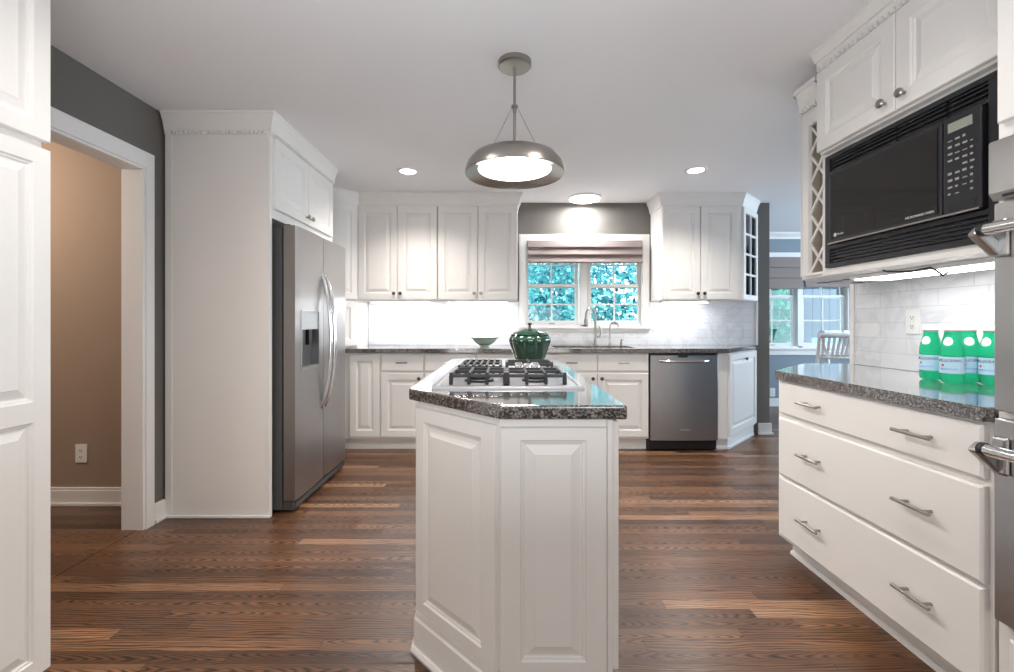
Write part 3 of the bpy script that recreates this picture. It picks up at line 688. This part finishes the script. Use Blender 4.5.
# bottles
def bottle_parts(r):
    seg = 28; petal = lambda a, h: 1+.05*math.cos(5*a) if h < .012 else 1
    M().lathe([(.022, 0), (.030, .001), (.038, .008), (.041, .020), (.0415, .055), (.0415, .112), (.041, .125), (.037, .148), (.030, .172), (.0265, .186), (.0265, .197)], seg=seg, fn=petal).build('body', WATER, r, smooth=True)
    M().lathe([(.0285, .195), (.0285, .200)], seg=seg).build('neck_ring', NICKEL, r, smooth=True)
    M().lathe([(.0275, .200), (.028, .216), (.026, .219), (0, .2195)], seg=seg).build('cap', WHITEP, r, smooth=True)
    lb = M().lathe([(.0421, .038), (.0421, .100)], seg=seg, cap0=False, cap1=False).build('label', LABELB, r, smooth=True)
    def wrap(me, ang, rad, z):
        for v in me.vertices:
            a = ang+v.co.x/rad; rr = rad+v.co.z; v.co = (rr*math.cos(a), rr*math.sin(a), z+v.co.y)
        return me
    for k in range(2):
        ang = R(200+180*k)
        share('lettering', wrap(text_mesh('S.PELLEGRINO', .0145, INK, align='CENTER'), ang, .0423, .081), lb, (0, 0, 0))
        share('lettering', wrap(text_mesh('Sparkling Natural', .0085, BLUEINK, align='CENTER'), ang, .0423, .052), lb, (0, 0, 0))
        st = M().lathe([(.0055, -.0004), (.0055, .0004)], seg=5).build('star', REDINK, lb); wrap(st.data, ang-.45, .0423, .068)
    nk = []
    for i in range(9):
        for j in range(7):
            u = -1+2*i/8; v = -1+2*j/6; s = math.sqrt(max(0, 1-(v*v)*.9)); z = .158+.016*v
            rr = np.interp(z, [.125, .148, .172, .186], [.041, .037, .030, .0265])+.0008; a = R(196)+u*.5*s
            nk.append((rr*math.cos(a), rr*math.sin(a), z))
    M().add(nk, [(i*7+j, i*7+j+1, (i+1)*7+j+1, (i+1)*7+j) for i in range(8) for j in range(6)]).build('neck_label', WHITEP, r, smooth=True)
blab = ['green water bottle nearest the wall outlet, leftmost in the row', 'green water bottle in front, second from the left',
        'green water bottle half hidden behind the second one', 'green water bottle at the right end of the row beside the oven']
b0 = None
for lab, (x, y, a) in zip(blab, ((1.722, 1.80, 0), (1.703, 1.695, .1), (1.79, 1.72, .6), (1.80, 1.645, -.1))):
    r = thing('water_bottle', lab, 'bottle', (x, y, .9145), a, 'green sparkling water bottles on the right counter'); r.scale = (.84, .84, 1)
    if b0 is None: bottle_parts(r); b0 = r
    else:
        for c in list(b0.children):
            d = c.copy(); COL.objects.link(d); d.parent = r
            for g in c.children: e = g.copy(); COL.objects.link(e); e.parent = d

# upper right: microwave cabinet, wine rack
mc = thing('microwave_cabinet', 'cream cabinet framing the microwave with two doors above', 'cabinet', (1.47, 2.045, ZB), R(-90))
UW = .84
m = M().box(0, .025, 0, .455, .012, 1.0).box(.79, UW, 0, .455, .012, 1.0).box(.025, .79, 0, .455, .012, .030).box(.025, .79, 0, .455, .535, .553)
m.box(.025, .79, .43, .455, .03, .535).box(0, UW, -.012, .455, 0, .012)
m.build('carcass', CAB, mc)
M().box(.015, UW, -.03, .44, .548, 1.0).build('top_box', CAB, mc)
M().box(.025, .79, -.006, 0, .012, .030).build('light_rail', CAB, mc)
for k in range(2):
    o = door(mc, .017+k*.409, .557, .405, .358, y=-.03); knob(o, .405-.038 if k == 0 else .038, .045)
mw = thing('microwave', 'black built in microwave with louvred trim on the right', 'microwave', (1.47, 2.018, 1.389), R(-90))
MW = .755; MH = .50
fm = M().box(0, MW, -.018, .01, .0, .018).box(0, MW, -.018, .01, MH-.018, MH).box(0, .028, -.018, .01, .018, MH-.018).box(MW-.075, MW, -.018, .01, .018, MH-.018).box(.028, MW-.075, -.018, .01, .080, .098).box(.028, MW-.075, -.018, .01, MH-.085, MH-.075)
fm.build('trim_frame', BLACKM, mw, bevel=.002)
m = M()
for z in (.026, .040, .054, .068): m.bar((.028, -.008, z), (MW-.075, -.008, z), .012, .005)
m.build('lower_louvre', BLACKM, mw)
for a, b in ((.04, .17), (.18, .36), (.37, .55), (.56, .68)):
    m = M()
    for z in (MH-.070, MH-.054, MH-.038, MH-.024): m.bar((a, -.008, z), (b, -.008, z), .012, .005)
    m.build('upper_louvre', BLACKM, mw)
M().box(.029, MW-.076, .0, .40, .02, MH-.02).build('oven_case', BLACK, mw)
md = M().box(.045, .553, -.032, -.0005, .100, MH-.088).build('door', BLACKM, mw, bevel=.004)
M().box(.058, .540, -.0345, -.032, .118, MH-.10).build('window', BGLASS, md)
M().box(.045, .675, -.040, -.033, .0985, .1045).build('chrome_strip', NICKEL, md)
M().lathe([(.008, .0), (.008, .0008)], c=(.085, -.0345, .135), seg=20, axis='y').build('emblem', INKW, md)
share('lettering', text_mesh('Profile', .013, INKW), md, (.098, -.0349, .131), rx=R(90))
share('lettering', text_mesh('MICROWAVE OVEN', .012, INKW, align='RIGHT'), md, (.53, -.0349, .122), rx=R(90))
mp = M().box(.557, .675, -.032, -.0005, .100, MH-.088).build('control_panel', BLACKM, mw, bevel=.004)
M().box(.575, .650, -.034, -.032, MH-.135, MH-.105).build('display', LCD, mp)
m = M(); random.seed(3)
for i in range(9):
    for j in range(4):
        if random.random() < .15: continue
        x = .574+j*.023; z = MH-.163-i*.0215; w_ = random.choice((.008, .012, .014))
        m.box(x, x+w_, -.0333, -.032, z, z+random.choice((.003, .006, .0075)))
m.build('buttons', mat('button_print', (.33, .33, .34), .5), mp)
M().box(.572, .660, -.0335, -.032, .112, .140).build('open_button', BLACK, mp, bevel=.001)

wr = thing('wine_rack', 'cream lattice wine rack at the end of the microwave cabinet', 'wine rack', (1.47, 2.195, ZB), R(-90))
hh = 2.235-ZB
m = M().box(0, .040, 0, .02, .012, hh).box(.137, .149, 0, .02, .012, hh).box(.040, .137, 0, .02, .012, .024).box(.040, .137, 0, .02, .735, hh)
m.build('face_frame', CAB, wr)
m = M().prism([(.149, .02), (.149, .455), (-.23, .455), (-.23, .215), (-.035, .02)], 0, .012).prism([(.149, .02), (.149, .455), (-.23, .455), (-.23, .215), (-.035, .02)], hh-.012, hh)
m.bar((-.23, .215, .44), (-.035, .02, .44), .012, hh-.03).box(-.23, .145, .44, .455, .012, hh-.012)
m.build('carcass', CAB, wr)
M().box(.03, .14, .40, .41, .012, .76).box(.02, .03, .02, .41, .012, .76).build('lining', BEIGE, wr)
m = M(); n = 5; z0 = .02; st = .715/n
for k in range(n):
    a, b = z0+k*st, z0+(k+1)*st
    m.bar((.032, .014, a), (.145, .014, b), .011, .007, up=(0, 1, 0)); m.bar((.032, .020, b), (.145, .020, a), .011, .007, up=(0, 1, 0))
m.build('lattice', CAB, wr)
for y in (.24, .42):
    for x in (-.19, -.10, -.01): M().lathe([(.027, -.003), (.030, -.001), (.030, .0005)], c=(x, y, 0), seg=24).build('stemware_hole', BRONZE, wr)
m = M(); cr2 = [(o_, z-2.245+2.165) for o_, z in CR[:-2]]+[(.045, 2.255), (0, 2.255)]
pth = [(1.47, 2.20), (1.47, 2.05)]
m.sweep(pth, cr2); dentils(m, pth[0], pth[1], 2.165, 2.182, .024)
struct(m.build('trim_9', CAB), 'cream dentil crown on the wine rack')
m = M(); pth = [(1.44, 2.032), (1.44, 1.21)]
cr3 = [(o_, z+.03 if z < 2.3 else z) for o_, z in CR]
m.sweep(pth, cr3); dentils(m, pth[0], pth[1], 2.274, 2.293, .024)
struct(m.build('trim_10', CAB), 'cream dentil crown above the microwave cabinet')
# light and cords under it
rl = thing('under_cabinet_light', 'white light bar under the microwave cabinet', 'light', (1.66, 1.72, ZB-.024), R(90), 'slim light bars under the wall cabinets')
M().box(-.32, .32, -.08, .08, .006, .0235).build('housing', WHITEP, rl, bevel=.003); M().box(-.30, .30, -.07, .07, .001, .006).build('lens', LITS, rl)
cd = M().tube([(1.53, 1.80, 1.354), (1.52, 1.77, 1.346), (1.52, 1.70, 1.338), (1.52, 1.65, 1.335), (1.52, 1.59, 1.340), (1.52, 1.57, 1.328), (1.52, 1.544, 1.307), (1.52, 1.527, 1.317)], .0035, 8)
tag(cd.build('power_cord', BLACK, smooth=True), 'black cord looping under the microwave cabinet', 'cord')

# oven tower with double oven
ot = thing('oven_tower', 'tall cream cabinet housing the double oven at the right edge', 'cabinet', (1.335, 1.203, 0), R(-90))
TW = .80
m = M().box(0, .035, 0, .59, .1, 2.365).box(TW-.035, TW, 0, .59, .1, 2.365).box(.035, TW-.035, .55, .59, .1, 2.365).box(.035, TW-.035, 0, .55, .1, .36).box(.035, TW-.035, 0, .55, 1.66, 2.365).box(0, TW, .07, .59, 0, .1)
m.build('carcass', CAB, ot)
o = slab(ot, .038, .12, TW-.076, .20); pull(o, .36, .10, PULLR)
for k in range(2): o = door(ot, .012+k*.39, 1.675, .386, .66); knob(o, .35 if k == 0 else .03, .05)
dv = thing('double_oven', 'stainless double wall oven with tubular handles at the right edge', 'oven', (1.335, 1.19, .355), R(-90))
OW = .765
M().box(.024, OW-.024, .002, .53, .01, 1.29).build('case', FSIDE, dv)
cpn = M(); lp = [[(x, .0, 1.112), (x, -.030, 1.112), (x, -.042, 1.130), (x, -.042, 1.262), (x, -.038, 1.268), (x, .0, 1.268)] for x in (0, OW)]
cpn.loops(lp).build('control_panel', STEELH, dv)
m = M()
for k in range(6): m.box(.03+k*.12, .13+k*.12, -.0395, -.030, 1.116, 1.122)
m.build('vent_slots', BLACK, dv)
def ovdoor(z0, z1):
    d = M().box(.0, OW, -.028, 0, z0, z1).build('oven_door', STEELH, dv, bevel=.003)
    M().box(.12, OW-.12, -.030, -.028, z0+.10, z1-.14).build('window', BGLASS, d)
    hz = z1-.075
    M().tube([(.03, -.088, hz), (OW-.03, -.088, hz)], .0155, 14).build('handle', CHROME, d, smooth=True)
    for x in (.012, OW-.012):
        s = 1 if x < .4 else -1
        m = M().bar((x, -.092, hz+.004), (x, -.030, hz-.055), .034, .026, up=(1, 0, 0)).box(min(x-s*.008, x+s*.030), max(x-s*.008, x+s*.030), -.042, -.028, hz-.07, hz+.03)
        m.build('handle_bracket', STEELH, d, bevel=.009)
    M().tube([(.025, -.088, hz), (.037, -.088, hz)], .0175, 14).build('collar', BLACK, d, smooth=True)
    return d
ovdoor(.0, .535); ovdoor(.555, 1.105)

# ================================================================== CEILING LIGHTS
pd = thing('pendant_light', 'round brushed nickel pendant with white glass over the island', 'lamp', (.050, 2.10, 1.842))
M().lathe([(.079, .528), (.079, .508), (.072, .502), (.0, .500)][::-1], seg=40).build('canopy', NICKEL, pd, smooth=True)
st_ = M().tube([(0, 0, .505), (0, 0, .06)], .0065, 12).build('stem', NICKEL, pd, smooth=True)
M().lathe([(.008, .326), (.016, .322), (.016, .314), (.009, .308), (.009, .29)], seg=16).build('collar', NICKEL, st_, smooth=True)
m = M()
for a in (200, 340, 90): m.tube([(.012*math.cos(R(a)), .012*math.sin(R(a)), .315), (.115*math.cos(R(a)), .115*math.sin(R(a)), .102)], .0012, 6)
m.build('suspension_wires', NICKEL, pd, smooth=True)
M().lathe([(.004, .106), (.10, .104), (.155, .096), (.198, .076), (.222, .046), (.231, .014), (.233, .0), (.230, -.003), (.225, .002), (.172, .021), (.172, .026), (.20, .03), (.217, .036), (.192, .066), (.15, .084), (.004, .092)], seg=72, cap0=False, cap1=False).build('shade', NICKEL, pd, smooth=True)
M().lathe([(.0, .0105), (.08, .012), (.14, .0165), (.1715, .022), (.1715, .0265), (0, .0268)], seg=56).build('diffuser', LIT, pd, smooth=True)
lamp('pendant_glow', 'SPOT', (.055, 2.10, 1.83), (0, 0, 0), 57, (1, .96, .91), spot_size=R(150), spot_blend=.8, shadow_soft_size=.12)

def recessed(x, y, label):
    r = thing('recessed_light', label, 'light', (x, y, CZ), 0, 'recessed ceiling downlights')
    M().lathe([(.062, -.001), (.064, -.006), (.085, -.005), (.088, -.0005)], seg=32, cap0=False, cap1=False).build('trim_ring', WHITEP, r, smooth=True)
    M().lathe([(.063, -.001), (.063, -.0045), (0, -.005)], seg=32).build('lens', LITR, r, smooth=True)
    lamp('downlight_beam', 'SPOT', (x, y, CZ-.02), (0, 0, 0), 88, (1, .94, .88), spot_size=R(136), spot_blend=1, shadow_soft_size=.06)
recessed(-.777, 3.61, 'small round ceiling downlight left of the pendant')
recessed(1.543, 3.585, 'small round ceiling downlight right of the pendant')
for x in (-.72, .62): lamp('downlight_beam', 'SPOT', (x, 1.45, CZ-.02), (0, 0, 0), 28, (1, .93, .87), spot_size=R(150), spot_blend=.8, shadow_soft_size=.06)   # the two downlights nearer the camera, above the frame
fl = thing('flush_ceiling_light', 'white disc ceiling light above the sink window', 'light', (.79, 4.37, CZ))
M().lathe([(.155, -.001), (.157, -.012), (.150, -.016)], seg=48, cap0=True, cap1=True).build('rim', WHITEP, fl, smooth=True)
M().lathe([(.148, -.016), (.14, -.026), (.09, -.034), (0, -.037)], seg=48).build('diffuser', LIT, fl, smooth=True)
lamp('flush_glow', 'AREA', (.79, 4.37, CZ-.039), (0, 0, 0), 12, (.97, .98, 1), shape='DISK', size=.28)
lamp('hall_fill', 'POINT', (-3.3, 2.05, 2.0), (0, 0, 0), 27, (1, .88, .74), shadow_soft_size=.15)  # warm fill added out of view to light the taupe hall

# ================================================================== BREAKFAST CHAIRS
def chair(label, x, y, rz, slats=True):
    r = thing('dining_chair', label, 'chair', (x, y, 0), rz, 'white breakfast room chairs')
    M().box(-.22, .22, -.20, .22, .43, .46).build('seat', TRIMW, r, bevel=.01)
    for sx in (-.19, .19): M().bar((sx, -.18, .43), (sx*1.05, -.20, 0), .032, .032).build('leg', TRIMW, r)
    for sx in (-.19, .19): M().bar((sx*1.05, .25, 0), (sx, .20, .46), .032, .032).build('leg', TRIMW, r)
    b = M()
    for sx in (-.205, .205): b.tube([(sx*.95, .20, .44), (sx, .24, .75), (sx*1.12, .31, 1.02)], .016, 8)
    b.tube([(-.24+.48*k/8, .31+.03*math.sin(math.pi*k/8), 1.02) for k in range(9)], .024, 8); b.tube([(-.21+.42*k/8, .245+.03*math.sin(math.pi*k/8), .80) for k in range(9)], .014, 8)
    bo_ = b.build('backrest', TRIMW, r, smooth=True)
    if slats:
        for k in range(9):
            u = (k+1)/10; s = M().bar((-.21+.42*u, .245+.03*math.sin(math.pi*u), .80), (-.24+.48*u, .31+.03*math.sin(math.pi*u), 1.02), .02, .012); s.build('slat', TRIMW, bo_)
    else:
        for a, b in ((-.22, -.01), (.01, .22)): M().box(a, b, .275, .315, .96, 1.05).build('crest_pad', TRIMW, bo_, bevel=.012)
chair('white slat back chair seen over the right counter', 3.28, 4.62, R(180))
chair('white chair with two crest pads behind the slat back chair', 4.02, 5.02, R(0), False)

# ================================================================== OUTSIDE
struct(M().box(-8, 16, 6.3, 24, -.5, -.4).build('ground', GRASS))
def tree(label, x, y, crowns, n, lm, trunk=.07, size=.12, name='tree', seed=1):
    rng = np.random.default_rng(seed); r = thing(name, label, 'tree', (x, y, -.4), 0, 'trees and shrubs outside the windows')
    P = []
    tot = sum(c[3]*c[4]*c[5] for c in crowns)
    for cx, cy, cz, rx, ry, rz_ in crowns:
        k = int(n*rx*ry*rz_/tot); d = rng.normal(size=(k, 3)); d /= np.linalg.norm(d, axis=1)[:, None]
        P.append(d*(rng.random((k, 1))**.45)*np.array([rx, ry, rz_])+np.array([cx, cy, cz]))
    P = np.vstack(P); k = len(P)
    a = rng.normal(size=(k, 3)); a /= np.linalg.norm(a, axis=1)[:, None]; b = np.cross(a, rng.normal(size=(k, 3))); b /= np.linalg.norm(b, axis=1)[:, None]
    nn = np.cross(a, b); s = size*(.6+.8*rng.random((k, 1)))
    V = np.stack([P-a*s*.5, P+b*s*.25+nn*s*.06, P+a*s*.5, P-b*s*.25+nn*s*.06], 1).reshape(-1, 3)
    me = bpy.data.meshes.new('foliage'); me.from_pydata(V.tolist(), [], np.arange(4*k).reshape(-1, 4).tolist()); me.materials.append(lm)
    o = bpy.data.objects.new('foliage', me); COL.objects.link(o); o.parent = r
    top = max(c[2] for c in crowns)
    tk = M().tube([(0, 0, 0), (.03, .02, top*.5), (-.03, 0, top)], [trunk, trunk*.8, trunk*.4], 10)
    for c in crowns: tk.tube([(0, 0, max(.1, c[2]-c[5]*.8)), (c[0]*.6, c[1]*.6, c[2]-c[5]*.2), (c[0], c[1], c[2]+c[5]*.3)], [trunk*.5, trunk*.35, trunk*.15], 8)
    tk.build('trunk', BARK, r, smooth=True)
tree('turquoise leafy tree outside the left sink window sash', .85, 8.6, [(0, 0, 2.1, 1.0, .8, 1.0), (-.5, .3, 1.4, .9, .7, .8), (.2, .2, 3.2, 1.2, .9, .9)], 5200, LEAFT, seed=1)
tree('turquoise leafy tree outside the right sink window sash', 3.75, 9.5, [(0, 0, 2.3, .9, .8, .9), (.3, .2, 1.5, .9, .8, .9), (-.3, 0, 3.3, 1.1, .9, .9)], 3600, LEAFT, seed=2)
tree('taller turquoise tree farther behind the sink window', 1.9, 12.5, [(0, 0, 3.0, 2.6, 1.2, 2.0), (.2, 0, 1.3, 2.6, 1.1, 1.2)], 6500, LEAFT, trunk=.12, size=.2, seed=3)
tree('green shrub outside the breakfast window beside the grey wall end', 5.15, 8.6, [(0, 0, 1.6, .45, .5, .75), (-.1, .1, .75, .5, .5, .6), (.0, 0, 2.5, .45, .4, .5)], 2600, LEAFG, seed=4, name='shrub')
tree('bluish tree behind the fence outside the breakfast windows', 7.2, 12.0, [(0, 0, 3.4, 1.6, 1, 1.2), (-1, 0, 2.6, 1, 1, 1.0)], 3000, LEAFT, trunk=.14, size=.18, seed=5)
fe = thing('fence', 'weathered grey blue board fence outside the breakfast windows', 'fence', (7.6, 10.4, -.4))
m = M()
for k in range(22):
    x = -2.2+k*.2; m.box(x, x+.185, 0, .025, .05, 2.75+.03*math.sin(k*2.1))
m.build('boards', FENCE, fe); M().box(-2.2, 2.2, .025, .07, .5, .6).box(-2.2, 2.2, .025, .07, 1.6, 1.7).build('rails', FENCE, fe)
for k in range(3): M().box(-1.5+k*1.5, -1.4+k*1.5, .025, .13, 0, 2.7).build('post', FENCE, fe)
be = thing('garden_bench', 'blue painted bench outside the breakfast window', 'bench', (6.7, 8.3, -.4))
m = M()
for k in range(4): m.box(-.8, .8, -.22+k*.11, -.13+k*.11, .84, .87)
m.build('seat', BLUEP, be)
m = M()
for k in range(3): m.box(-.8, .8, .24, .26, .95+k*.11, 1.03+k*.11)
m.box(-.78, -.72, .26, .30, .5, 1.25).box(.72, .78, .26, .30, .5, 1.25); m.build('backrest', BLUEP, be)
for x in (-.74, .74):
    for y in (-.19, .22): M().box(x-.03, x+.03, y-.03, y+.03, 0, .84).build('leg', BLUEP, be)
